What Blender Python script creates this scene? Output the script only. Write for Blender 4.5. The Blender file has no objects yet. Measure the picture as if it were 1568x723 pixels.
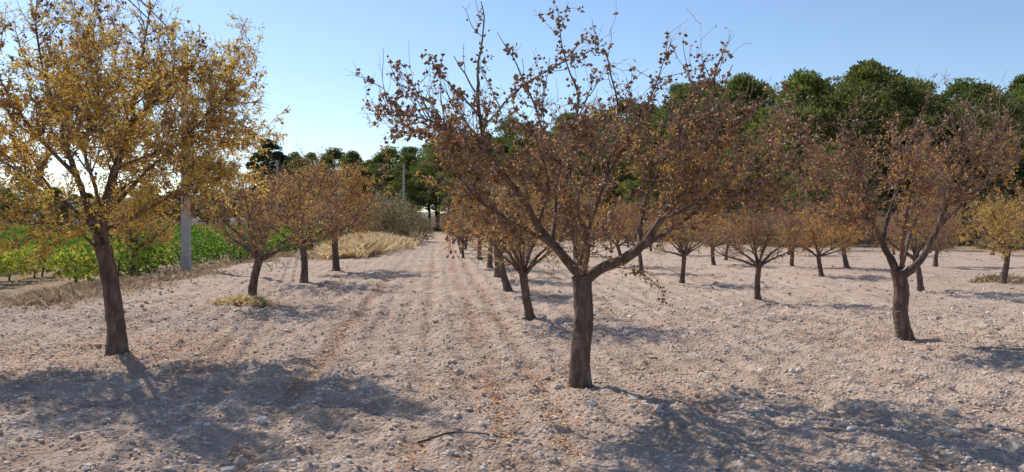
import bpy, math, random
import numpy as np
from mathutils import Vector
rng = np.random.default_rng(7)
sc = bpy.context.scene
# ---------------------------------------------------------------- camera
F=1200.0; CX,CY=784.0,361.5; H=1.6
PITCH=math.atan(26.5/F)
cam=bpy.data.cameras.new("camera"); camo=bpy.data.objects.new("camera",cam); sc.collection.objects.link(camo)
camo.location=(0,0,H); camo.rotation_euler=(math.pi/2-PITCH,0,0)
cam.sensor_width=36; cam.lens=36*F/1568; cam.clip_end=6000; cam.clip_start=0.05
sc.camera=camo
ca,sa=math.cos(PITCH),math.sin(PITCH)
def P(px,py,d):
    u=(px-CX)/F; v=(CY-py)/F
    D=np.array([u, ca+v*sa, -sa+v*ca]); return np.array([0,0,H])+D*(d/D[1])
def G(px,py):
    u=(px-CX)/F; v=(CY-py)/F
    D=np.array([u, ca+v*sa, -sa+v*ca]); t=-H/D[2]; return D[0]*t, D[1]*t
# ---------------------------------------------------------------- noise
def _h(ix,iy,s):
    n=(ix.astype(np.int64)*374761393+iy.astype(np.int64)*668265263+s*1442695041)&0xffffffff
    n=((n^(n>>13))*1274126177)&0xffffffff
    n=n^(n>>16)
    return (n&0xffff)/65535.0
def vn(x,y,s=0):
    x=np.asarray(x,float); y=np.asarray(y,float)
    ix=np.floor(x); iy=np.floor(y); fx=x-ix; fy=y-iy
    fx=fx*fx*(3-2*fx); fy=fy*fy*(3-2*fy)
    a=_h(ix,iy,s); b=_h(ix+1,iy,s); c=_h(ix,iy+1,s); d=_h(ix+1,iy+1,s)
    return (a*(1-fx)+b*fx)*(1-fy)+(c*(1-fx)+d*fx)*fy*1.0
def ss(a,b,x):
    t=np.clip((x-a)/(b-a),0,1); return t*t*(3-2*t)
def forest_edge(x):
    return np.interp(x,[-60,-30,-8,8,16,26,40,80],[105,100,92,66,54,46,44,44])
def big(x,y):
    u=x+0.095*y
    z=0.25*(vn(x/22,y/22,3)-0.5)*ss(18,40,y)
    e=y-forest_edge(x)
    z=z+ss(4,60,e)*6.0*ss(-10,25,x+0.12*y-4)
    z=z+0.45*ss(31,40,y)*np.exp(-((u+3.6)/1.6)**2)*(1-ss(80,100,y))
    z=z-0.25*ss(-6.5,-9,u)*ss(10,20,y)
    return z
RUTS=((-1.35,.15,.04),(0.5,.13,.035),(0.92,.12,.03),(-0.2,.13,.025),(-2.6,.15,.02),(2.3,.15,.02),(3.2,.15,.02),(-.75,.1,.015))
def stripes(x,y):
    u=x+0.095*y; return u+0.10*(vn(x/1.3,y/2.2,11)-0.5)
def gz(x,y):
    x=np.asarray(x,float); y=np.asarray(y,float)
    r=np.hypot(x,y); near=1-ss(14,40,r)
    uu=stripes(x,y)
    fur=0.019*np.sin(uu*2*math.pi/0.38)*(0.2+0.9*vn(x/2,y/3,12))
    ruts=0
    for c,w,a in RUTS: ruts=ruts-a*np.exp(-((uu-c)/w)**2)*(.4+1.0*vn(x/.9,y/2.5,13))
    z=big(x,y)+ (fur+ruts)*(1-ss(40,60,y))
    z=z+0.08*(vn(x/0.9,y/0.9,1)-0.5)
    n1=vn(x/0.22,y/0.22,2); z=z+near*0.06*(n1**2-0.3)
    n2=vn(x/0.09+7,y/0.09,4); z=z+near*0.042*(n2-0.5)*(0.4+vn(x/.8,y/.8,9))
    n3=vn(x/0.045,y/0.045+5,5); z=z+near*0.02*(n3-0.5)
    return z
# ---------------------------------------------------------------- mesh helper
def build(name,parts,mats,loc=None,link=True,attr=None):
    V=[];LI=[];LS=[];MI=[];SM=[];off=0;lo=0
    for v,f,mi,sm in parts:
        v=np.asarray(v,float).reshape(-1,3); f=np.asarray(f,np.int64)
        if len(f)==0: continue
        V.append(v); LI.append((f+off).ravel()); k=f.shape[1]
        LS.append(lo+np.arange(len(f))*k); lo+=f.size; off+=len(v)
        MI.append(np.full(len(f),mi)); SM.append(np.full(len(f),sm))
    V=np.concatenate(V);LI=np.concatenate(LI);LS=np.concatenate(LS);MI=np.concatenate(MI);SM=np.concatenate(SM)
    me=bpy.data.meshes.new(name)
    me.vertices.add(len(V)); me.vertices.foreach_set('co',V.astype(np.float32).ravel())
    me.loops.add(len(LI)); me.loops.foreach_set('vertex_index',LI.astype(np.int32))
    me.polygons.add(len(LS)); me.polygons.foreach_set('loop_start',LS.astype(np.int32))
    for m in mats: me.materials.append(m)
    me.polygons.foreach_set('material_index',MI.astype(np.int32))
    me.polygons.foreach_set('use_smooth',SM.astype(bool))
    if attr:
        for an,arr in attr.items():
            a=me.attributes.new(an,'FLOAT','POINT'); a.data.foreach_set('value',arr.astype(np.float32))
    me.update(calc_edges=True)
    if not link: return me
    return obj(name,me,loc)
def obj(name,me,loc=None,rz=0,s=1,parent=None):
    o=bpy.data.objects.new(name,me); sc.collection.objects.link(o)
    if loc is not None: o.location=loc
    o.rotation_euler=(0,0,rz)
    o.scale=(s,s,s) if np.isscalar(s) else s
    if parent: o.parent=parent
    return o
def nrm(a): return a/np.maximum(np.linalg.norm(a,axis=-1,keepdims=True),1e-9)
def tubes(pts,rad,s,gnarl=0):
    M,n,_=pts.shape
    T=nrm(np.gradient(pts,axis=1)); ch=nrm(pts[:,-1]-pts[:,0])
    r=rng.normal(size=(M,3)); r=nrm(np.cross(ch,r))[:,None,:]
    A=nrm(r-(r*T).sum(-1,keepdims=True)*T); B=np.cross(T,A)
    a=np.arange(s)*2*math.pi/s
    R=rad[:,:,None]*np.ones(s)
    if gnarl:
        sd=int(rng.integers(1000)); tt=np.arange(n)[:,None]*np.ones(s); aa=np.ones((n,1))*np.arange(s)
        fl=sum(np.sin(aa*2*math.pi/s*k+rng.uniform(0,6)+1.2*np.sin(tt*.07*k+rng.uniform(0,6)))/k for k in (2,3,5))
        R=R*(1+gnarl*(.55*fl+.9*(vn((aa%s)*.9,tt*.28,sd)-.5)+1.1*(vn((aa%s)*.5,tt*.11,sd+1)-.5))[None])
    V=pts[:,:,None,:]+R[...,None]*(np.cos(a)[None,None,:,None]*A[:,:,None,:]+np.sin(a)[None,None,:,None]*B[:,:,None,:])
    i=np.arange(M)[:,None,None]*n*s; j=np.arange(n-1)[None,:,None]*s; k=np.arange(s)[None,None,:]; k2=(k+1)%s
    Fc=np.stack([i+j+k,i+j+k2,i+j+s+k2,i+j+s+k],-1).reshape(-1,4)
    return V.reshape(-1,3),Fc
def grow(st,di,L,nseg,wig,up):
    M=len(st); p=st.copy(); d=nrm(di); out=[p.copy()]
    upv=np.array([0,0,1.0])
    for i in range(nseg):
        d=nrm(d+wig*rng.normal(size=(M,3))+ up*upv)
        p=p+d*(L/nseg)[:,None]; out.append(p.copy())
    return np.stack(out,1)
def sample(pts,idx,t):
    n=pts.shape[1]-1; f=t*n; i=np.minimum(f.astype(int),n-1); fr=(f-i)[:,None]
    a=pts[idx,i]; b=pts[idx,i+1]; return a*(1-fr)+b*fr, nrm(b-a)
THIN=None   # (z0,z1,keep): fewer side twigs on the long top shoots
def kids(pts,rad,k,t0,t1,ang):
    M=len(pts)
    Ls=np.linalg.norm(np.diff(pts,axis=1),axis=-1).sum(1)
    idx=rng.choice(M,size=k,p=Ls/Ls.sum()); t=rng.uniform(t0,t1,k)
    p,T=sample(pts,idx,t)
    if THIN:
        keep=rng.uniform(0,1,k)<1-(1-THIN[2])*ss(THIN[0],THIN[1],p[:,2]); idx=idx[keep];t=t[keep];p=p[keep];T=T[keep];k=len(p)
    n=rad.shape[1]-1; f=t*n; i=np.minimum(f.astype(int),n-1)
    r=rad[idx,i]*(1-(f-i))+rad[idx,i+1]*(f-i)
    q=nrm(np.cross(T,rng.normal(size=(k,3)))); a=rng.uniform(ang[0],ang[1],k)[:,None]
    return p,nrm(T*np.cos(a)+q*np.sin(a)),r,t,idx
def leaves(p,d,L,w):
    m=len(p); side=nrm(np.cross(d,rng.normal(size=(m,3)))); up=np.cross(side,d)
    L=L[:,None]; w=w[:,None]
    V=np.stack([p,p+d*L*.5+side*w+up*w*.5,p+d*L-up*w*.3,p+d*L*.5-side*w+up*w*.5],1)
    Fc=np.arange(m*4).reshape(m,4); return V.reshape(-1,3),Fc
OCT=np.array([[1,0,0],[-1,0,0],[0,1,0],[0,-1,0],[0,0,1],[0,0,-1.]])
OCF=np.array([[0,2,4],[2,1,4],[1,3,4],[3,0,4],[2,0,5],[1,2,5],[3,1,5],[0,3,5]])
def blobs(p,s):
    m=len(p); V=OCT[None]*s[:,None,None]*rng.uniform(.6,1.25,(m,6,1))
    V=V+rng.normal(size=(m,6,3))*s[:,None,None]*.2+p[:,None]
    return V.reshape(-1,3),(OCF[None]+np.arange(m)[:,None,None]*6).reshape(-1,3)
def resample(pl,r0,r1,n,wob=0.0,pw=1.0):
    pl=np.asarray(pl,float)
    q=np.vstack([2*pl[0]-pl[1],pl,2*pl[-1]-pl[-2]]); out=[]
    for i in range(1,len(q)-2):
        for t in np.linspace(0,1,12,endpoint=False):
            a,b,c,d=q[i-1],q[i],q[i+1],q[i+2]
            out.append(.5*((2*b)+(-a+c)*t+(2*a-5*b+4*c-d)*t*t+(-a+3*b-3*c+d)*t**3))
    out.append(pl[-1]); out=np.array(out)
    s=np.r_[0,np.cumsum(np.linalg.norm(np.diff(out,axis=0),axis=1))]
    tt=np.linspace(0,s[-1],n); o=np.stack([np.interp(tt,s,out[:,k]) for k in range(3)],1)
    w=rng.normal(size=(n,3)); w=(w+np.roll(w,1,0)+np.roll(w,-1,0))/3; w[0]=0
    o=o+w*wob
    return o, r0+(r1-r0)*np.linspace(0,1,n)**pw
# ---------------------------------------------------------------- materials
def newmat(name):
    m=bpy.data.materials.new(name); m.use_nodes=True; nt=m.node_tree; nt.nodes.clear(); return m,nt
def N(nt,t,**k):
    n=nt.nodes.new(t)
    for a,b in k.items(): setattr(n,a,b)
    return n
def ramp(nt,cols):
    r=N(nt,'ShaderNodeValToRGB'); e=r.color_ramp.elements
    while len(e)<len(cols): e.new(0.5)
    for i,(p,c) in enumerate(cols): e[i].position=p; e[i].color=(*c,1)
    return r
def leafmat(name,cols,trans=0.4,objvar=0.0):
    m,nt=newmat(name); g=N(nt,'ShaderNodeNewGeometry'); r=ramp(nt,cols)
    nt.links.new(g.outputs['Random Per Island'],r.inputs[0]); col=r.outputs[0]
    if objvar>0:
        oi=N(nt,'ShaderNodeObjectInfo'); mr=N(nt,'ShaderNodeMapRange'); mr.inputs['To Min'].default_value=1-objvar; mr.inputs['To Max'].default_value=1+objvar
        nt.links.new(oi.outputs['Random'],mr.inputs[0])
        hs=N(nt,'ShaderNodeHueSaturation'); nt.links.new(mr.outputs[0],hs.inputs['Value']); nt.links.new(col,hs.inputs['Color'])
        mh=N(nt,'ShaderNodeMapRange'); mh.inputs['To Min'].default_value=0.485; mh.inputs['To Max'].default_value=0.515
        nt.links.new(oi.outputs['Random'],mh.inputs[0]); nt.links.new(mh.outputs[0],hs.inputs['Hue'])
        col=hs.outputs[0]
    d=N(nt,'ShaderNodeBsdfDiffuse'); t=N(nt,'ShaderNodeBsdfTranslucent'); mx=N(nt,'ShaderNodeMixShader'); mx.inputs[0].default_value=trans
    gl=N(nt,'ShaderNodeBsdfGlossy'); gl.inputs['Roughness'].default_value=.5; gl.inputs['Color'].default_value=(1,1,1,1)
    m2=N(nt,'ShaderNodeMixShader'); m2.inputs[0].default_value=.03
    o=N(nt,'ShaderNodeOutputMaterial')
    nt.links.new(col,d.inputs[0]); nt.links.new(col,t.inputs[0])
    nt.links.new(d.outputs[0],mx.inputs[1]); nt.links.new(t.outputs[0],mx.inputs[2])
    nt.links.new(mx.outputs[0],m2.inputs[1]); nt.links.new(gl.outputs[0],m2.inputs[2]); nt.links.new(m2.outputs[0],o.inputs[0])
    return m
def noisemat(name,cols,scale,bump=0.5,bscale=None,dist=0.02,stretch=(1,1,1),rough=.9,detail=8):
    m,nt=newmat(name); tc=N(nt,'ShaderNodeTexCoord'); mp=N(nt,'ShaderNodeMapping'); mp.inputs['Scale'].default_value=stretch
    nt.links.new(tc.outputs['Object'],mp.inputs[0])
    n=N(nt,'ShaderNodeTexNoise'); n.inputs['Scale'].default_value=scale; n.inputs['Detail'].default_value=detail; n.inputs['Roughness'].default_value=.65
    nt.links.new(mp.outputs[0],n.inputs[0]); r=ramp(nt,cols); nt.links.new(n.outputs[0],r.inputs[0])
    n2=N(nt,'ShaderNodeTexNoise'); n2.inputs['Scale'].default_value=bscale or scale*2; n2.inputs['Detail'].default_value=6
    nt.links.new(mp.outputs[0],n2.inputs[0]); b=N(nt,'ShaderNodeBump'); b.inputs['Strength'].default_value=bump; b.inputs['Distance'].default_value=dist
    nt.links.new(n2.outputs[0],b.inputs['Height'])
    p=N(nt,'ShaderNodeBsdfPrincipled'); p.inputs['Roughness'].default_value=rough
    nt.links.new(r.outputs[0],p.inputs['Base Color']); nt.links.new(b.outputs[0],p.inputs['Normal'])
    o=N(nt,'ShaderNodeOutputMaterial'); nt.links.new(p.outputs[0],o.inputs[0]); return m
bark=noisemat("almond_bark",[(.3,(.045,.028,.02)),(.5,(.12,.076,.055)),(.7,(.25,.17,.13))],16,1.0,30,.02,(1,1,.3))
twigm=noisemat("almond_twig",[(.3,(.18,.11,.085)),(.7,(.34,.23,.18))],9,.1)
leaf_brown=leafmat("leaf_brown",[(0,(.26,.115,.055)),(.35,(.42,.21,.095)),(.6,(.54,.32,.14)),(.82,(.62,.41,.16)),(.95,(.50,.42,.15))],.42,.10)
leaf_gold=leafmat("leaf_gold",[(0,(.36,.16,.05)),(.25,(.60,.31,.065)),(.55,(.76,.45,.085)),(.8,(.80,.55,.12)),(.95,(.56,.50,.15))],.45,.12)
hull=leafmat("almond_hull",[(0,(.12,.06,.035)),(.5,(.28,.15,.085)),(1,(.46,.28,.17))],.0,.0)
# ---------------------------------------------------------------- almond trees
def almond(limbs,ntw=(60,420,1500),lenf=(.8,.42,.2),nleaf=9000,nhull=1500,gold=.3,up=(.10,.06,.0),leafL=.05,twr=.0035,hs=1.0,thin=None,glow=None):
    global THIN
    THIN=thin
    parts=[]; LP=[];LR=[]
    for i,(pl,r0,r1) in enumerate(limbs):
        if i==0:
            p,r=resample(pl,r0,r1,70,.003,.75); t=np.linspace(0,1,70)
            r=r*(1+.42*np.exp(-t*11)+.10*np.exp(-(1-t)*8)); p[0,2]-=.12
            parts.append((*tubes(p[None],r[None],30,.10),0,True)); continue
        p,r=resample(pl,r0,r1,26 if r0<.03 else 44,.009,.7); n_=len(p)
        r=r*(1+.07*rng.normal(size=n_))
        parts.append((*tubes(p[None],r[None],16 if r0>.03 else 8,.10),0,True))
        if r0<.009:      # thin, nearly bare drooping shoot: a few leaves and hulls only
            k=rng.integers(6,n_,34); parts.append((*blobs(p[k]+rng.normal(size=(34,3))*.03,rng.uniform(.011,.02,34)),4,False))
            k=rng.integers(6,n_,60); parts.append((*leaves(p[k]+rng.normal(size=(60,3))*.03,nrm(rng.normal(size=(60,3))-np.array([0,0,.4])),np.full(60,.04),np.full(60,.007)),3,False))
            q,d_,_,_,_=kids(p[None],r[None],9,.4,1,(.4,1.1)); g_=grow(q,d_,rng.uniform(.06,.2,len(q)),4,.2,-.1); parts.append((*tubes(g_,np.full(g_.shape[:2],.0022),3),1,True))
            continue
        LP.append(p[n_//3:] if r0>.03 else p[4:]); LR.append(r[n_//3:] if r0>.03 else r[4:])
    n=18; LPr=[];LRr=[]
    for p,r in zip(LP,LR):
        t=np.linspace(0,len(p)-1,n); LPr.append(np.stack([np.interp(t,np.arange(len(p)),p[:,k]) for k in range(3)],1)); LRr.append(np.interp(t,np.arange(len(r)),r))
    LP=np.array(LPr);LR=np.array(LRr)
    p,d,r,t,_=kids(LP,LR,ntw[0],.0,1,(.5,1.15)); L=lenf[0]*rng.uniform(.45,1.3,len(p))
    p1=grow(p,d,L,9,.13,up[0]); r1=np.minimum(r*.6,.011)[:,None]*np.linspace(1,.3,10)[None]+.001
    parts.append((*tubes(p1,r1,6),1,True))
    p,d,r,t,_=kids(p1,r1,int(ntw[1]*.75),.1,1,(.4,1.2)); pb,db,rb,_,_=kids(LP,LR,int(ntw[1]*.25),.1,1,(.6,1.4))
    p=np.r_[p,pb];d=np.r_[d,db];r=np.r_[r,rb]; L=lenf[1]*rng.uniform(.35,1.5,len(p))
    p2=grow(p,d,L,6,.15,up[1]); r2=np.clip(r*.6,.0025,.0048)[:,None]*np.linspace(1,.45,7)[None]
    parts.append((*tubes(p2,r2,4),1,True))
    p,d,r,t,_=kids(p2,r2,ntw[2],.1,1,(.4,1.2)); L=lenf[2]*rng.uniform(.3,1.5,len(p))
    p3=grow(p,d,L,4,.18,up[2]); r3=np.full((len(p),1),twr*.7)*np.linspace(1,.5,5)[None]
    parts.append((*tubes(p3,r3,3),1,True))
    def cl(src,nc,per,sp):
        idx=rng.integers(0,len(src),nc); t=rng.uniform(.15,1,nc); c,T=sample(src,idx,t)
        k=rng.integers(1,per+1,nc); c=np.repeat(c,k,0);T=np.repeat(T,k,0)
        return c+rng.normal(size=c.shape)*sp,nrm(T*.4+rng.normal(size=c.shape)*.7+np.array([0,0,-.25]))
    c3,d3=cl(p3,int(nleaf/3*.7),5,.012); c2,d2=cl(p2,int(nleaf/3*.3),5,.012)
    c=np.r_[c3,c2];d=np.r_[d3,d2]
    if thin:
        kp=rng.uniform(0,1,len(c))<1-.8*ss(thin[0],thin[1],c[:,2]); c=c[kp]; d=d[kp]
    g=vn(c[:,0]*1.6+c[:,2],c[:,1]*1.6+c[:,2]*1.3,21)*.8+rng.uniform(0,1,len(c))*.5-.25
    if glow: g=g+.25*(c[:,2]-glow)  # larger share of yellow leaves below this height in the crown
    g=g<gold
    for msk,mi in ((g,3),(~g,2)):
        k=msk.sum(); parts.append((*leaves(c[msk],d[msk],leafL*rng.uniform(.6,1.3,k),leafL*.18*rng.uniform(.6,1.3,k)),mi,False))
    if nhull:
        c,_=cl(p2,int(nhull/2.5*.6),4,.018); c2,_=cl(p1,int(nhull/2.5*.2),4,.022); c3,_=cl(LP,int(nhull/2.5*.2),5,.028); c=np.r_[c,c2,c3]
        parts.append((*blobs(c,hs*rng.uniform(.009,.019,len(c))),4,False))
    THIN=None
    return parts
AM=[bark,twigm,leaf_brown,leaf_gold,hull]
def limbs_px(L):
    return [([P(*q) for q in pl],a,b) for pl,a,b in L]
def add_custom(L,base,**k):
    x,y=G(*base); z=float(gz(x,y)); L=limbs_px(L)
    parts=almond(L,**k); o=np.array([x,y,z])
    parts=[(v-o,f,m,s) for v,f,m,s in parts]
    return build("almond_tree",parts,AM,loc=o)
D=G(888,593)[1]
main=[([(888,595,D),(889,540,D),(894,480,D),(890,422,D)],.096,.088),
 ([(889,445,D),(898,428,D),(925,410,D-.05),(975,385,D-.1),(1010,340,D-.2),(1050,290,D-.2),(1078,240,D-.1),(1100,190,D),(1095,120,D),(1110,75,D)],.066,.005),
 ([(891,445,D),(884,420,D),(860,390,D+.05),(825,345,D+.1),(790,290,D+.1),(752,240,D+.1),(736,180,D),(733,100,D),(742,30,D),(738,2,D)],.056,.004),
 ([(805,315,D+.1),(760,250,D-.2),(700,205,D-.3),(640,180,D-.4),(572,176,D-.4)],.024,.004),
 ([(885,425,D),(905,340,D+.3),(930,260,D+.4),(946,180,D+.5),(935,110,D+.5),(925,75,D+.5)],.034,.004),
 ([(845,368,D+.1),(850,300,D+.4),(835,210,D+.5),(800,120,D+.5),(762,50,D+.5)],.026,.003),
 ([(890,430,D),(880,380,D+.4),(868,310,D+.9),(850,250,D+1.3)],.036,.005),
 ([(892,425,D),(900,380,D-.35),(885,310,D-.7),(905,240,D-.8),(890,180,D-.8)],.030,.004),
 ([(960,392,D-.1),(1050,335,D+.1),(1125,265,D+.2),(1175,215,D+.3),(1195,180,D+.3)],.030,.004),
 ([(1010,340,D-.2),(1080,305,D-.5),(1150,290,D-.6),(1195,250,D-.6)],.022,.004),
 ([(922,280,D+.4),(970,200,D+.4),(1005,130,D+.3),(1022,60,D+.3)],.02,.003),
 ([(850,300,D+.3),(868,220,D+.2),(885,150,D),(862,80,D),(852,8,D)],.018,.003),
 ([(850,378,D),(800,350,D-.35),(745,315,D-.45),(700,270,D-.5),(670,235,D-.5)],.026,.004),
 ([(1050,290,D-.2),(1040,210,D-.3),(1065,140,D-.3),(1080,90,D-.3)],.018,.003),
 ([(736,180,D),(700,140,D),(672,110,D),(655,80,D)],.012,.003),
 ([(736,200,D),(780,150,D+.1),(835,110,D+.2),(925,70,D+.2)],.012,.003),
 ([(930,408,D-.1),(975,415,D-.3),(1005,437,D-.4),(1022,465,D-.4)],.005,.002),
 ([(715,285,D-.45),(700,320,D-.45),(690,355,D-.45),(691,388,D-.45)],.005,.002),
 ([(978,384,D),(985,320,D+.5),(1020,240,D+.8),(1060,180,D+.9)],.03,.004),
 ([(825,345,D),(840,280,D-.5),(820,210,D-.7),(800,170,D-.7)],.02,.003),
 ([(752,240,D),(700,215,D-.1),(650,210,D-.1),(600,205,D-.1)],.012,.003),
 ([(1078,240,D-.1),(1120,200,D-.3),(1155,160,D-.4)],.014,.003)]
add_custom(main,(888,593),ntw=(185,1450,4800),lenf=(.54,.30,.15),nleaf=13000,nhull=6500,gold=.42,leafL=.041,hs=1.25,thin=(2.15,2.85,.22),glow=2.1)
D=G(180,543)[1]
left=[([(180,545,D),(177,490,D),(168,430,D),(158,375,D)],.108,.09),
 ([(160,395,D),(142,340,D),(118,270,D-.1),(95,200,D-.2),(70,120,D-.2),(55,30,D-.2),(60,-10,D-.2)],.055,.005),
 ([(163,400,D),(158,330,D+.1),(175,260,D+.2),(200,190,D+.2),(215,100,D+.2),(232,5,D+.2)],.055,.005),
 ([(160,330,D+.1),(225,262,D),(290,205,D-.2),(340,150,D-.2),(365,125,D-.2)],.032,.004),
 ([(140,345,D),(80,295,D),(20,255,D+.1),(-60,215,D+.2)],.036,.004),
 ([(158,360,D),(170,300,D+.7),(190,230,D+1.1),(230,160,D+1.3),(260,60,D+1.4)],.036,.004),
 ([(158,360,D),(150,300,D-.6),(130,230,D-1.),(150,150,D-1.1),(140,50,D-1.1)],.034,.004),
 ([(118,270,D-.1),(50,200,D-.3),(0,120,D-.3),(-30,30,D-.3)],.028,.004),
 ([(175,260,D+.2),(250,230,D+.3),(320,215,D+.4),(365,225,D+.4)],.024,.004),
 ([(200,190,D+.2),(270,120,D),(300,90,D),(310,60,D)],.02,.004),
 ([(150,380,D),(110,350,D-.4),(60,340,D-.6),(10,310,D-.7)],.022,.004),
 ([(165,350,D),(215,330,D-.2),(260,300,D-.3),(310,290,D-.3)],.02,.004),
 ([(95,200,D-.2),(110,120,D+.3),(130,60,D+.4),(150,-5,D+.4)],.02,.004),
 ([(160,330,D),(200,280,D+.8),(290,260,D+1.1),(350,250,D+1.2)],.022,.004),
 ([(80,295,D),(40,230,D+.6),(-10,180,D+.9)],.02,.004)]
add_custom(left,(180,543),ntw=(190,1800,7000),lenf=(.62,.36,.17),nleaf=56000,nhull=4500,gold=.72,leafL=.050,hs=1.25,thin=(3.0,4.3,.55))
D=G(1385,517)[1]
right=[([(1385,519,D),(1379,480,D),(1380,440,D),(1375,415,D)],.10,.09),
 ([(1378,428,D),(1357,382,D),(1330,335,D),(1290,302,D+.1),(1240,268,D+.1)],.065,.006),
 ([(1378,428,D),(1410,397,D),(1438,345,D),(1460,270,D),(1480,180,D),(1490,150,D)],.06,.006),
 ([(1350,372,D),(1370,300,D+.2),(1390,230,D+.3),(1425,140,D+.3)],.035,.004),
 ([(1438,345,D),(1500,285,D),(1545,230,D+.2)],.032,.004),
 ([(1380,410,D),(1385,350,D-.8),(1400,270,D-1.1),(1370,210,D-1.1)],.034,.004),
 ([(1380,410,D),(1400,340,D+.8),(1440,270,D+1.2),(1400,220,D+1.3)],.034,.004),
 ([(1335,342,D),(1320,270,D),(1300,220,D),(1310,190,D)],.024,.004),
 ([(1460,270,D),(1520,220,D-.3),(1535,180,D-.3)],.02,.004),
 ([(1330,335,D),(1280,335,D-.5),(1245,320,D-.6)],.018,.004)]
add_custom(right,(1385,517),ntw=(120,1050,3400),lenf=(.5,.32,.16),nleaf=8500,nhull=2200,gold=.48,leafL=.048,hs=1.2,thin=(2.3,3.1,.3),glow=2.1)
def generic(seed,gold,nleaf):
    global rng
    rng=np.random.default_rng(seed)
    lean=rng.uniform(-.2,.2,2); fk=np.array([lean[0],lean[1],rng.uniform(.75,.95)])
    L=[([(0,0,0),fk*.5+np.array([.03,0,0]),fk],.08,.066)]
    nl=7
    for i in range(nl):
        a=i*2*math.pi/nl*1.0+rng.uniform(-.4,.4); R=rng.uniform(.8,1.3); hz=rng.uniform(1.7,2.35) if i%2 else rng.uniform(1.3,1.8)
        e=np.array([math.cos(a)*R,math.sin(a)*R,hz]); e[:2]+=fk[:2]
        m1=fk*.7+e*.3+np.array([0,0,-.08]); m2=fk*.35+e*.65+np.array([math.cos(a)*.15,math.sin(a)*.15,-.1])
        L.append(([fk-np.array([0,0,.04]),m1,m2,e],.042,.005))
    for i in range(4):
        a=rng.uniform(0,6.28); e=np.array([math.cos(a)*.5,math.sin(a)*.5,rng.uniform(2.0,2.6)])
        L.append(([fk,fk*.5+e*.5,e],.028,.004))
    return build("almond_tree_mesh",almond(L,ntw=(75,600,1900),lenf=(.48,.33,.17),nleaf=nleaf,nhull=800,gold=gold,leafL=.052,thin=(2.1,2.8,.4)),AM,link=False)
variants=[generic(11,.38,5000),generic(12,.5,5600),generic(13,.3,4400),generic(14,.42,5200)]
goldv=[generic(21,.75,9000),generic(22,.85,10000)]
rng=np.random.default_rng(99)
def plant(px,py,vi,s=1.0,gold=False,rz=None):
    x,y=G(px,py); plant_xy(x,y,vi,s,gold,rz)
def plant_xy(x,y,vi,s=1.0,gold=False,rz=None):
    me=(goldv if gold else variants)[vi%(2 if gold else 4)]
    obj("almond_tree",me,(x,y,float(gz(x,y))),rng.uniform(0,6.28) if rz is None else rz,(s*rng.uniform(.92,1.12),s*rng.uniform(.92,1.12),s))
T=[(385,465,0,1.0,0),(465,433,1,1.15,0),(515,415,0,1.35,1),(205,412,1,1.15,1),
 (812,488,1,.92,0),(778,447,2,.95,0),(762,425,3,1.0,0),(750,411,0,1.0,0),(735,397,1,1.1,0),
 (1160,459,2,.74,0),(1044,434,3,.78,0),(982,417,0,.85,0),(1093,406,1,.85,1),(1410,445,0,.85,0),(1258,423,1,.74,1),
 (1212,407,2,.8,0),(1297,411,3,.9,0),(1535,435,0,.88,1),(952,408,1,.85,0)]
for px,py,vi,s,g in T: plant(px,py,vi,s,bool(g))
for k,u0 in enumerate((1.35,6.2,10.9,15.6,20.3,25)):
    for j in range(9):
        y=33+j*5.0+(k%2)*1.2 if k<2 else 30+j*5
        x=u0-.095*y+rng.uniform(-.4,.4)
        if y<forest_edge(x)-4 and rng.random()<.85: plant_xy(x,y+rng.uniform(-.5,.5),int(rng.integers(4)),rng.uniform(.7,.95),rng.random()<.3)
plant_xy(15.5,22,2,.9); plant_xy(14.6,27,1,.9,True)
# ---------------------------------------------------------------- ground
def axis(lo,hi,s0,c0,c1,g):
    a=list(np.arange(c0,c1,s0)); st=s0
    while a[-1]<hi: st*=g; a.append(a[-1]+st)
    b=[]; st=s0; q=c0
    while q>lo: st*=g; q-=st; b.append(q)
    return np.array(b[::-1]+a)
xs=axis(-2500,2500,.028,-6.5,7,1.045); ys=axis(-60,3500,.028,3.2,13,1.035)
X,Y=np.meshgrid(xs,ys); Z=gz(X,Y)
nx,ny=len(xs),len(ys)
U=X+.095*Y
wob=1.5*(vn(X/3,Y/3,31)-.5)
verge=ss(-6.3,-7.6,U+wob)*ss(12,16,Y)
verge=np.maximum(verge,ss(31,36,Y+2*wob)*ss(-1.6,-2.4,U+wob*.5))
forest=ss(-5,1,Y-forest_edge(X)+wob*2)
dry=np.clip(verge+ss(-16,-6,Y-forest_edge(X)+wob*3),0,1)
US=stripes(X,Y); track=sum(np.exp(-((US-c)/(w*1.2))**2)*a/.045 for c,w,a in RUTS)
track=np.clip(track+.35*(np.sin(US*2*math.pi/.38-1.57)*.5+.5),0,1)*(.2+.9*vn(X/.7,Y/1.6,33))*(1-ss(50,80,Y))*.8
I=np.arange(nx*ny).reshape(ny,nx)
Fq=np.stack([I[:-1,:-1],I[:-1,1:],I[1:,1:],I[1:,:-1]],-1).reshape(-1,4)
m,nt=newmat("stony_soil"); L_=nt.links.new
tc=N(nt,'ShaderNodeTexCoord')
def noise(sc_,det=6,ro=.6):
    n=N(nt,'ShaderNodeTexNoise'); n.inputs['Scale'].default_value=sc_; n.inputs['Detail'].default_value=det; n.inputs['Roughness'].default_value=ro
    L_(tc.outputs['Object'],n.inputs[0]); return n
n1=noise(1.1,8,.7); r1=ramp(nt,[(.3,(.44,.315,.24)),(.5,(.555,.425,.335)),(.7,(.64,.51,.42))]); L_(n1.outputs[0],r1.inputs[0])
n2=noise(45,5,.75); r2=ramp(nt,[(.32,(.50,.46,.42)),(.48,(.92,.91,.89)),(.66,(1.2,1.2,1.19))]); L_(n2.outputs[0],r2.inputs[0])
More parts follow.
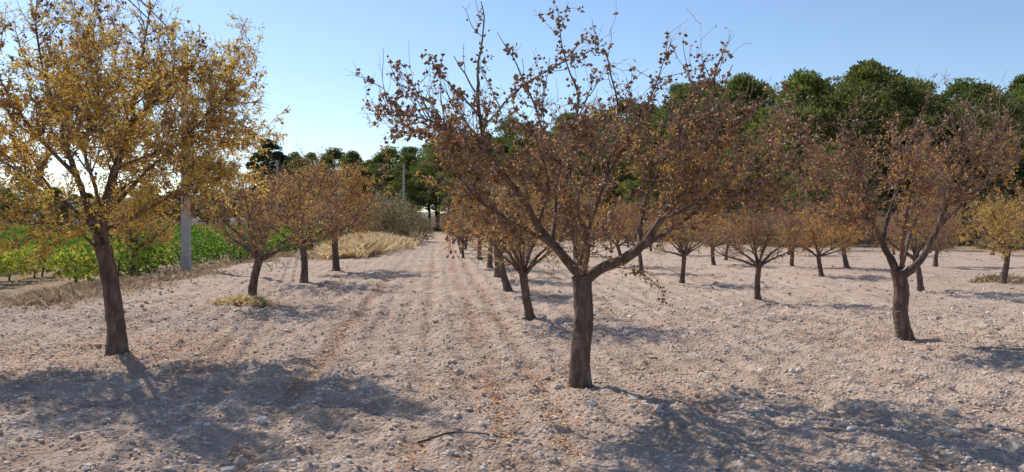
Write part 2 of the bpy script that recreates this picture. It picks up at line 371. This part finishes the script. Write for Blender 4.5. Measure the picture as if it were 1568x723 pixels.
mm=N(nt,'ShaderNodeMix',data_type='RGBA',blend_type='MULTIPLY'); mm.inputs[0].default_value=.85; L_(r1.outputs[0],mm.inputs[6]); L_(r2.outputs[0],mm.inputs[7])
def atr(nm):
    a=N(nt,'ShaderNodeAttribute'); a.attribute_name=nm; return a
mt=N(nt,'ShaderNodeMix',data_type='RGBA',blend_type='MULTIPLY'); L_(atr('track').outputs['Fac'],mt.inputs[0]); L_(mm.outputs[2],mt.inputs[6]); mt.inputs[7].default_value=(.82,.73,.65,1)
nd=noise(3,6,.7); rd=ramp(nt,[(.35,(.24,.16,.10)),(.55,(.38,.27,.17)),(.7,(.47,.36,.25))]); L_(nd.outputs[0],rd.inputs[0])
m1=N(nt,'ShaderNodeMix',data_type='RGBA'); L_(atr('dry').outputs['Fac'],m1.inputs[0]); L_(mt.outputs[2],m1.inputs[6]); L_(rd.outputs[0],m1.inputs[7])
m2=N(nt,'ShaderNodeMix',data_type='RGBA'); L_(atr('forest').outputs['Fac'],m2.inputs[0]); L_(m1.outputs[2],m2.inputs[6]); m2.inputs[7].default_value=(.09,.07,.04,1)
vo=N(nt,'ShaderNodeTexVoronoi'); vo.inputs['Scale'].default_value=30; L_(tc.outputs['Object'],vo.inputs[0])
nb=noise(60,5,.7)
ad=N(nt,'ShaderNodeMath',operation='SUBTRACT'); L_(nb.outputs[0],ad.inputs[0]); L_(vo.outputs['Distance'],ad.inputs[1])
bp=N(nt,'ShaderNodeBump'); bp.inputs['Strength'].default_value=1.0; bp.inputs['Distance'].default_value=.022; L_(ad.outputs[0],bp.inputs['Height'])
pb=N(nt,'ShaderNodeBsdfPrincipled'); pb.inputs['Roughness'].default_value=.95; pb.inputs['Specular IOR Level'].default_value=.1
L_(m2.outputs[2],pb.inputs['Base Color']); L_(bp.outputs[0],pb.inputs['Normal'])
oo=N(nt,'ShaderNodeOutputMaterial'); L_(pb.outputs[0],oo.inputs[0])
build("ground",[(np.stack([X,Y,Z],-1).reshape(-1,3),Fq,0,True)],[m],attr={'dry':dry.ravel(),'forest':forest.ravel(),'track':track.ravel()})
# ---------------------------------------------------------------- stones
import bmesh
bm=bmesh.new(); bmesh.ops.create_icosphere(bm,subdivisions=1,radius=1); bm.verts.ensure_lookup_table()
IV=np.array([v.co[:] for v in bm.verts]); IF=np.array([[v.index for v in f.verts] for f in bm.faces]); bm.free()
def stones(n,rmin,rmax,dmin,dmax,pw,half=.72,q=5):
    r=dmin+(dmax-dmin)*rng.uniform(0,1,n)**pw; x=rng.uniform(-half,half,n)*r; y=r
    us=stripes(x,y)
    pr_=(.45+.55*(np.sin(us*2*math.pi/.38)*.5+.5))*(.35+.9*vn(x/.8,y/.8,14))
    k=(x+.095*y>-8.5)&(rng.uniform(0,1,n)<pr_); x=x[k];y=y[k];n=len(x)
    s=rmin+(rmax-rmin)*rng.uniform(0,1,n)**q
    V=IV[None]*s[:,None,None]*(1+.22*rng.normal(size=(n,12,1)).clip(-1.5,1.5))*rng.uniform(.55,1.2,(n,1,3))*np.array([1,1,.75])
    a=rng.uniform(0,6.28,n); c,s_=np.cos(a)[:,None],np.sin(a)[:,None]
    V=np.stack([V[...,0]*c-V[...,1]*s_,V[...,0]*s_+V[...,1]*c,V[...,2]],-1)
    z=gz(x,y)+s*.1; V=V+np.stack([x,y,z],-1)[:,None]
    return V.reshape(-1,3),(IF[None]+np.arange(n)[:,None,None]*12).reshape(-1,3),0,False
stm,nt=newmat("limestone"); g=N(nt,'ShaderNodeNewGeometry'); r=ramp(nt,[(0,(.42,.31,.235)),(.4,(.56,.435,.345)),(.85,(.64,.53,.44)),(1,(.74,.66,.58))]); nt.links.new(g.outputs['Random Per Island'],r.inputs[0])
tc=N(nt,'ShaderNodeTexCoord'); n=N(nt,'ShaderNodeTexNoise'); n.inputs['Scale'].default_value=70; nt.links.new(tc.outputs['Object'],n.inputs[0])
b=N(nt,'ShaderNodeBump'); b.inputs['Strength'].default_value=.6; b.inputs['Distance'].default_value=.01; nt.links.new(n.outputs[0],b.inputs['Height'])
p=N(nt,'ShaderNodeBsdfPrincipled'); p.inputs['Roughness'].default_value=.95; nt.links.new(r.outputs[0],p.inputs['Base Color']); nt.links.new(b.outputs[0],p.inputs['Normal'])
o=N(nt,'ShaderNodeOutputMaterial'); nt.links.new(p.outputs[0],o.inputs[0])
build("loose_stones",[stones(78000,.005,.026,3.4,14,1.1,q=4),stones(2200,.018,.06,3.6,18,1.1,q=4),stones(22000,.012,.05,12,45,1.2,q=4)],[stm])
# ---------------------------------------------------------------- fallen leaves
n=9500; c=rng.choice([-1.35,.5,.92,-.2,2.3,99],n,p=[.28,.2,.17,.1,.07,.18]); y=4+rng.uniform(0,1,n)**1.2*24
u=np.where(c==99,rng.uniform(-6,8,n),c+rng.normal(size=n)*.08); x=u-.095*y
k=np.where(c==99,True,vn(x*1.2,y*.8,44)>.5); x=x[k];y=y[k]; n=len(x)
for bx,by,rr,m_ in ((180,543,1.6,2600),(888,593,1.5,1000),(1385,517,1.4,800),(385,465,1.2,500)):
    gx,gy=G(bx,by); a=rng.uniform(0,6.28,m_); q=rr*np.sqrt(rng.uniform(0,1,m_)); x=np.r_[x,gx+q*np.cos(a)]; y=np.r_[y,gy+q*np.sin(a)]
n=len(x)
pp=np.stack([x,y,gz(x,y)+.012],-1); dd=rng.normal(size=(n,3))*np.array([1,1,.15]); 
lit=leafmat("leaf_litter",[(0,(.32,.12,.045)),(.5,(.58,.26,.08)),(1,(.70,.40,.13))],.1)
d=nrm(dd); side=nrm(np.cross(d,np.array([0,0,1.])+.3*rng.normal(size=(n,3)))); Lf=rng.uniform(.022,.048,n)[:,None]
V=np.stack([pp,pp+d*Lf*.5+side*Lf*.22,pp+d*Lf,pp+d*Lf*.5-side*Lf*.22],1).reshape(-1,3)
build("fallen_leaves",[(V,np.arange(n*4).reshape(n,4),0,False)],[lit])
a=G(640,676); b_=G(775,668)
pl=[(a[0],a[1],float(gz(*a))+.015),((a[0]*.6+b_[0]*.4),a[1]*.6+b_[1]*.4+.02,float(gz(a[0]*.6+b_[0]*.4,a[1]*.6+b_[1]*.4+.02))+.02),((a[0]*.25+b_[0]*.75),b_[1]-.02,float(gz(a[0]*.25+b_[0]*.75,b_[1]-.02))+.02),(b_[0],b_[1],float(gz(*b_))+.015)]
p_,r_=resample(pl,.010,.004,14,.004); q_,s_=resample([p_[6],p_[6]+np.array([.12,-.06,.01]),p_[6]+np.array([.2,-.12,.0])],.005,.003,8,.003)
build("fallen_branch",[(*tubes(p_[None],r_[None],8),0,True),(*tubes(q_[None],s_[None],6),0,True)],[bark])
# ---------------------------------------------------------------- grass
drym=leafmat("dry_grass",[(0,(.50,.36,.18)),(.5,(.68,.51,.28)),(.9,(.80,.64,.39)),(1,(.42,.38,.18))],.45)
dryb=leafmat("dry_weeds",[(0,(.26,.18,.11)),(.5,(.42,.30,.19)),(.9,(.54,.41,.26)),(1,(.27,.26,.13))],.35)
def blades(x,y,h,w,spread=.35):
    n=len(x); z=gz(x,y); b=np.stack([x,y,z],-1); d=nrm(np.stack([rng.normal(size=n)*spread,rng.normal(size=n)*spread,np.ones(n)],-1))
    s=nrm(np.cross(d,rng.normal(size=(n,3)))); h=h[:,None]; lean=np.stack([rng.normal(size=n)*.25,rng.normal(size=n)*.25,-.1*np.ones(n)],-1)
    V=np.stack([b-s*w,b+s*w,b+d*h*.55+s*w*.8+lean*h*.1,b+d*h+lean*h],1)
    return V.reshape(-1,3),np.arange(n*4).reshape(n,4),0,False
def strip(n,y0,y1,pw,uf,h0,h1,w,thr=.45,sc_=.8,sp=.35):
    y=y0+(y1-y0)*rng.uniform(0,1,n)**pw; u=uf(y,n); x=u-.095*y; k=vn(x*sc_,y*sc_*.6,51)+.25*rng.uniform(-1,1,n)>thr; x=x[k];y=y[k]
    return blades(x,y,rng.uniform(h0,h1,len(x))*(.4+1.1*vn(x*sc_,y*sc_*.6,51)),w,sp)
def bank_u(y,n):
    c=-3.7; hw=1.7*ss(29,42,y)+.25
    return c+hw*rng.uniform(-1,1,n)+.5*(vn(y*.5,y*0,52)-.5)+.25*rng.normal(size=n)
build("dry_grass_bank",[strip(34000,31,80,1.4,bank_u,.25,.8,.010,.22,.55)],[drym])
build("dry_grass_verge",[strip(26000,14,34,1.1,lambda y,n:-8.0+rng.normal(size=n)*.8+(y-20)*.13,.05,.26,.006,.58,1.1,.7)],[dryb])
def tuft(px,py,R,n,h0,h1,w=.004):
    x,y=G(px,py); a=rng.uniform(0,6.28,n); q=R*np.sqrt(rng.uniform(0,1,n)); return blades(x+q*np.cos(a)*1.4,y+q*np.sin(a),rng.uniform(h0,h1,n)*(1.1-q/R*.6),w,.6)
build("dry_grass_tuft",[tuft(372,467,.36,2400,.08,.34)],[drym])
build("dry_grass_tuft",[tuft(95,440,.6,2500,.08,.35)],[dryb])
build("dry_grass_tuft",[tuft(1530,432,.5,1200,.08,.3)],[dryb])
scrubm=leafmat("scrub_foliage",[(0,(.10,.10,.045)),(.4,(.22,.19,.09)),(.75,(.36,.28,.15)),(1,(.48,.36,.22))],.35)
def bush(cx,cy,R,h,n,lf=.1):
    m_=n; d=nrm(rng.normal(size=(m_,3))); d[:,2]=abs(d[:,2]); q=rng.uniform(.35,1,m_)**.6
    wb=.65+.7*vn(d[:,0]*2.3+cx,d[:,1]*2.3+d[:,2]*2+cy,61)
    p=d*(q*wb)[:,None]*np.array([R,R,h])+np.array([cx,cy,float(gz(cx,cy))]); dd=nrm(d+rng.normal(size=(m_,3))*.7)
    return leaves(p,dd,lf*rng.uniform(.7,1.5,m_),lf*.22*rng.uniform(.6,1.3,m_))
pr=[]
for i in range(90):
    x=rng.uniform(-4,42); y=forest_edge(x)-rng.uniform(1,11); R=rng.uniform(.4,1.3); pr.append((*bush(x,y,R,R*rng.uniform(.5,1.0),int(500*R+150),.16),0,False))
build("dry_scrub",pr,[scrubm])
pr=[]
for i in range(34):
    y=rng.uniform(50,78); x=rng.uniform(-6.5,-2.0)-.095*y; R=rng.uniform(.8,1.8); pr.append((*bush(x,y,R,R*rng.uniform(1.1,2.1),int(1500*R),.17),0,False))
build("roadside_bushes",pr,[scrubm])
# ---------------------------------------------------------------- vineyard
vinem=leafmat("vine_leaf",[(0,(.05,.12,.015)),(.5,(.10,.21,.02)),(.85,(.19,.31,.03)),(1,(.36,.38,.05))],.45)
viney=leafmat("vine_leaf_yellowing",[(0,(.12,.20,.02)),(.4,(.28,.36,.04)),(.8,(.50,.48,.06)),(1,(.55,.38,.07))],.45)
C=[]
for k in range(30):
    u0=-7.6-k*2.4
    for y in np.arange(21.5,95,1.25):
        x=u0-.095*y
        if x< -0.72*y-3: continue
        if u0>-9 and y<30: continue
        C.append((x+rng.normal()*.12,y+rng.normal()*.2)); 
C=np.array(C); pr=[]
for x,y in C:
    nl=int(np.clip(9500/y,110,420)); lf=.11 if y<40 else .17
    a=nrm(rng.normal(size=(nl,3))); q=rng.uniform(.3,1,nl)**.5; sz=np.array([.8,.72,.5])*rng.uniform(.65,1.3,3)
    p=a*q[:,None]*sz+np.array([x,y,float(big(x,y))+.6]); p[:,2]=np.maximum(p[:,2],float(big(x,y))+.08)
    d=nrm(a+rng.normal(size=(nl,3))*.8); Lf=lf*rng.uniform(.7,1.3,nl)
    yel=(y<25.5 and rng.random()<.75) or rng.random()<.10
    pr.append((*leaves(p,d,Lf,Lf*.45),2 if yel else 0,False))
st=C[C[:,1]<45]; st=np.stack([st[:,0],st[:,1],big(st[:,0],st[:,1])-.05],-1); tp=grow(st,np.tile([0,0,1.],(len(st),1)),np.full(len(st),.6),4,.12,.3)
pr.append((*tubes(tp,np.full(tp.shape[:2],.03),6),1,True))
build("vineyard",pr,[vinem,bark,viney])
# ---------------------------------------------------------------- pines
pbark=noisemat("pine_bark",[(.3,(.06,.04,.03)),(.7,(.19,.13,.1))],6,.8)
pmat=leafmat("pine_needles",[(0,(.055,.08,.017)),(.4,(.135,.17,.032)),(.8,(.22,.25,.055)),(1,(.30,.30,.08))],.42,.25)
dmat=leafmat("cypress_needles",[(0,(.02,.04,.012)),(.5,(.04,.07,.022)),(1,(.08,.11,.035))],.15,.1)
def pine(seed,Ht=10,R=3.0,base=.3,ncl=75,mat=0,per=230,narrow=False):
    global rng; rng=np.random.default_rng(seed); parts=[]
    p,r=resample([(0,0,-.5),(rng.normal()*.3,rng.normal()*.3,Ht*.45),(rng.normal()*.5,rng.normal()*.5,Ht*.92)],.2,.05,14,.04)
    parts.append((*tubes(p[None],r[None],8),0,True))
    hz=rng.uniform(base,.97,ncl); a=rng.uniform(0,6.28,ncl)
    t=(hz-base)/(1-base)
    prof=(np.sin(np.clip(t*1.0+.12,0,1)*math.pi)**.55) if not narrow else (1-t)**.6*.9+.1
    lob=.75+.5*vn(a*1.4+seed,hz*5,71)
    q=R*prof*lob*rng.uniform(.35,1,ncl)**.5
    c=np.stack([q*np.cos(a),q*np.sin(a),hz*Ht],-1); ax=np.stack([np.interp(c[:,2]*.85,p[:,2],p[:,k]) for k in range(2)],-1); c[:,:2]+=ax*.7
    st=np.stack([ax[:,0],ax[:,1],np.maximum(c[:,2]-.35*q-.3,Ht*.15)],-1)
    tt=np.linspace(0,1,6)[None,:,None]; lp=st[:,None]*(1-tt)+c[:,None]*tt; lp[:,:,2]-=.25*np.sin(tt[...,0]*math.pi)
    parts.append((*tubes(lp,np.tile(np.linspace(.06,.02,6),(ncl,1)),5),0,True))
    rc=rng.uniform(.45,.95,ncl)*R/3.0
    idx=np.repeat(np.arange(ncl),per); d=nrm(rng.normal(size=(len(idx),3))); d[:,2]=np.where(d[:,2]<-.3,-d[:,2],d[:,2])
    wb=.7+.6*vn(d[:,0]*2.5+idx,d[:,1]*2.5+d[:,2]*2.5,72)
    pos=c[idx]+d*(rc[idx]*wb*rng.uniform(.45,1,len(idx))**.5)[:,None]*np.array([1.15,1.15,.72])
    dd=nrm(d*.8+rng.normal(size=d.shape)*.55+np.array([0,0,.45])); Lf=rng.uniform(.14,.3,len(idx))
    parts.append((*leaves(pos,dd,Lf,Lf*.2),1,False))
    return build("pine_tree_mesh",parts,[pbark,dmat if mat else pmat],link=False)
PV=[pine(31,10,3.1,.3,60),pine(32,10,2.6,.38,48),pine(33,10,3.5,.34,64),pine(34,10,2.9,.22,60)]
CV=pine(35,10,1.9,.06,80,mat=1,narrow=True)
rng=np.random.default_rng(5)
sky_x=[200,330,385,450,520,600,640,680,720,850,900,960,1020,1070,1130,1165,1185,1215,1240,1280,1330,1370,1400,1430,1460,1500,1568,1700,2000]
sky_y=[300,290,235,222,214,218,206,197,192,168,162,144,128,128,112,116,142,122,106,130,98,112,120,142,120,126,116,120,125]
forest_e=bpy.data.objects.new("pine_forest",None); sc.collection.objects.link(forest_e)
def pine_at(px,dy,dist,grp,wide=1.0,mesh=None):
    ty=np.interp(px,sky_x,sky_y)+dy
    q=P(px,ty,dist); x,y=q[0],q[1]; g=float(big(x,y)); s=(q[2]-g)/10.2
    w=max(s,.55)*wide*rng.uniform(.85,1.1)
    me=mesh or PV[rng.integers(4)]
    obj("pine_tree",me,(x,y,g),rng.uniform(0,6.28),(w,w,s),parent=forest_e if grp else None)
for row,(dd,dy,st,grp) in enumerate(((3,90,60,False),(9,42,46,True),(17,14,42,True),(27,6,38,True))):
    px=445+rng.uniform(0,20)
    while px<1850:
        xx=(px-CX)/F; e=55
        for _ in range(8): e=float(forest_edge(xx*e))
        d=e+dd+rng.uniform(-2,2)
        pine_at(px,dy+rng.uniform(-10,26),d,grp)
        px+=st*rng.uniform(.7,1.3)*(60/d)**.8*1.4
pine_at(418,-18,88,False,1.35,CV); pine_at(400,0,92,False,1.3,CV); pine_at(432,4,90,False,1.2,CV)
pine_at(1330,-4,54,False,1.1,PV[2]); pine_at(1238,0,54,False,1.0,PV[0]); pine_at(1133,0,66,False,.9,PV[1]); pine_at(1050,0,72,False,.9,PV[0])
pine_at(1270,95,47,False,1.2,PV[3]); pine_at(1500,2,52,False,1.0,PV[2]); pine_at(1385,4,56,False,.9,PV[1])
far_e=bpy.data.objects.new("distant_tree_row",None); sc.collection.objects.link(far_e)
for i in range(70):
    x=rng.uniform(-108,-30); y=rng.uniform(108,135); s=rng.uniform(.35,.75); obj("tree",PV[i%4],(x,y,float(big(x,y))),rng.uniform(0,6),(s*1.2,s*1.2,s),parent=far_e)
# ---------------------------------------------------------------- hills
hm=noisemat("hill",[(.35,(.10,.11,.09)),(.6,(.17,.16,.14)),(.75,(.22,.2,.18))],.02,.3,.05,3)
hx=np.linspace(-1500,900,160); hy=np.linspace(0,1,24); HX,HT=np.meshgrid(hx,hy)
pk=(24*np.exp(-((HX+640)/180)**2)+12*np.exp(-((HX+330)/160)**2)+24*np.exp(-((HX+1050)/250)**2)+14)*(1+.3*(vn(HX/60,HT*3,81)-.5))
HZ=pk*np.sin(HT*math.pi/2)-6; HY=900+HT*350+60*vn(HX/90,HT*2,82)
I=np.arange(HX.size).reshape(HX.shape)
build("distant_hills",[(np.stack([HX,HY,HZ],-1).reshape(-1,3),np.stack([I[:-1,:-1],I[:-1,1:],I[1:,1:],I[1:,:-1]],-1).reshape(-1,4),0,True)],[hm])
# ---------------------------------------------------------------- poles + wires
conc=noisemat("weathered_concrete",[(.3,(.36,.34,.32)),(.7,(.52,.49,.46))],3,.3)
metal=noisemat("galvanised_steel",[(.3,(.22,.22,.22)),(.7,(.32,.32,.33))],5,.1,rough=.5)
def box(cx,cy,cz,sx,sy,sz,top=1.0):
    v=np.array([[-1,-1,-1],[1,-1,-1],[1,1,-1],[-1,1,-1],[-top,-top,1],[top,-top,1],[top,top,1],[-top,top,1]])*np.array([sx,sy,sz])/2+np.array([cx,cy,cz])
    return v,np.array([[0,3,2,1],[4,5,6,7],[0,1,5,4],[1,2,6,5],[2,3,7,6],[3,0,4,7]])
def upole(x,y,h,rz=0):
    parts=[(*box(0,0,h/2-.2,.30,.24,h+.4,.5),0,False),(*box(0,-.11,h-.25,.34,.07,.07),1,False)]
    for dx in (-.14,.14):
        for q in range(3): parts.append((*box(dx,-.11,h-.19+q*.05,.09-.02*(q%2),.09-.02*(q%2),.045),1,False))
    me=build("utility_pole",parts,[conc,metal],link=False); o=obj("utility_pole",me,(x,y,float(big(x,y))),rz); 
    md=o.modifiers.new("bevel",'BEVEL'); md.width=.012; md.segments=2
    return o
p1=G(285,411); ph=7.3
upole(p1[0],p1[1],ph,.2); dirw=np.array([-.24,1.0]); 
p0=np.array(p1)-dirw*50; p2=np.array(p1)+dirw*50
upole(p2[0],p2[1],ph,.2); upole(p0[0],p0[1],ph,.2)
q=P(618,250,72); upole(q[0],q[1],q[2]-float(big(q[0],q[1])),.1)
ws=[]
for A_,B_ in ((p0,p1),(p1,p2)):
    for dx in (-.14,.14):
        t=np.linspace(0,1,24)[:,None]; a3=np.array([A_[0]+dx,A_[1]-.11,ph-.04+big(*A_)]); b3=np.array([B_[0]+dx,B_[1]-.11,ph-.04+big(*B_)])
        w=a3*(1-t)+b3*t; w[:,2]-=.7*4*(t*(1-t))[:,0]; ws.append(w)
ws=np.array(ws); cab=noisemat("cable",[(.3,(.03,.03,.03)),(.7,(.05,.05,.05))],5,.0)
build("overhead_wires",[(*tubes(ws,np.full(ws.shape[:2],.016),6),0,True)],[cab])
# ---------------------------------------------------------------- light
el=math.radians(44); sx,sy=-.66,.75
w=bpy.data.worlds.new("World"); sc.world=w; w.use_nodes=True; nt=w.node_tree; bg=nt.nodes['Background']
sk=nt.nodes.new('ShaderNodeTexSky'); sk.sky_type='NISHITA'; sk.sun_disc=False; sk.sun_elevation=el; sk.sun_rotation=math.atan2(sx,sy)%(2*math.pi)
sk.air_density=1.0; sk.dust_density=.4; sk.ozone_density=3.6; sk.altitude=200
nt.links.new(sk.outputs[0],bg.inputs[0]); bg.inputs[1].default_value=.15
sl=bpy.data.lights.new("sun",'SUN'); sl.energy=4.8; sl.angle=math.radians(.53); sl.color=(1,.92,.82)
so=bpy.data.objects.new("sun",sl); sc.collection.objects.link(so)
dv=Vector((-sx*math.cos(el),-sy*math.cos(el),-math.sin(el))); so.rotation_euler=dv.to_track_quat('-Z','Y').to_euler(); so.location=(-20,30,40)
sc.view_settings.view_transform='Standard'; sc.view_settings.look='None'; sc.view_settings.exposure=0
print("tris",sum(len(m.polygons) for m in bpy.data.meshes))
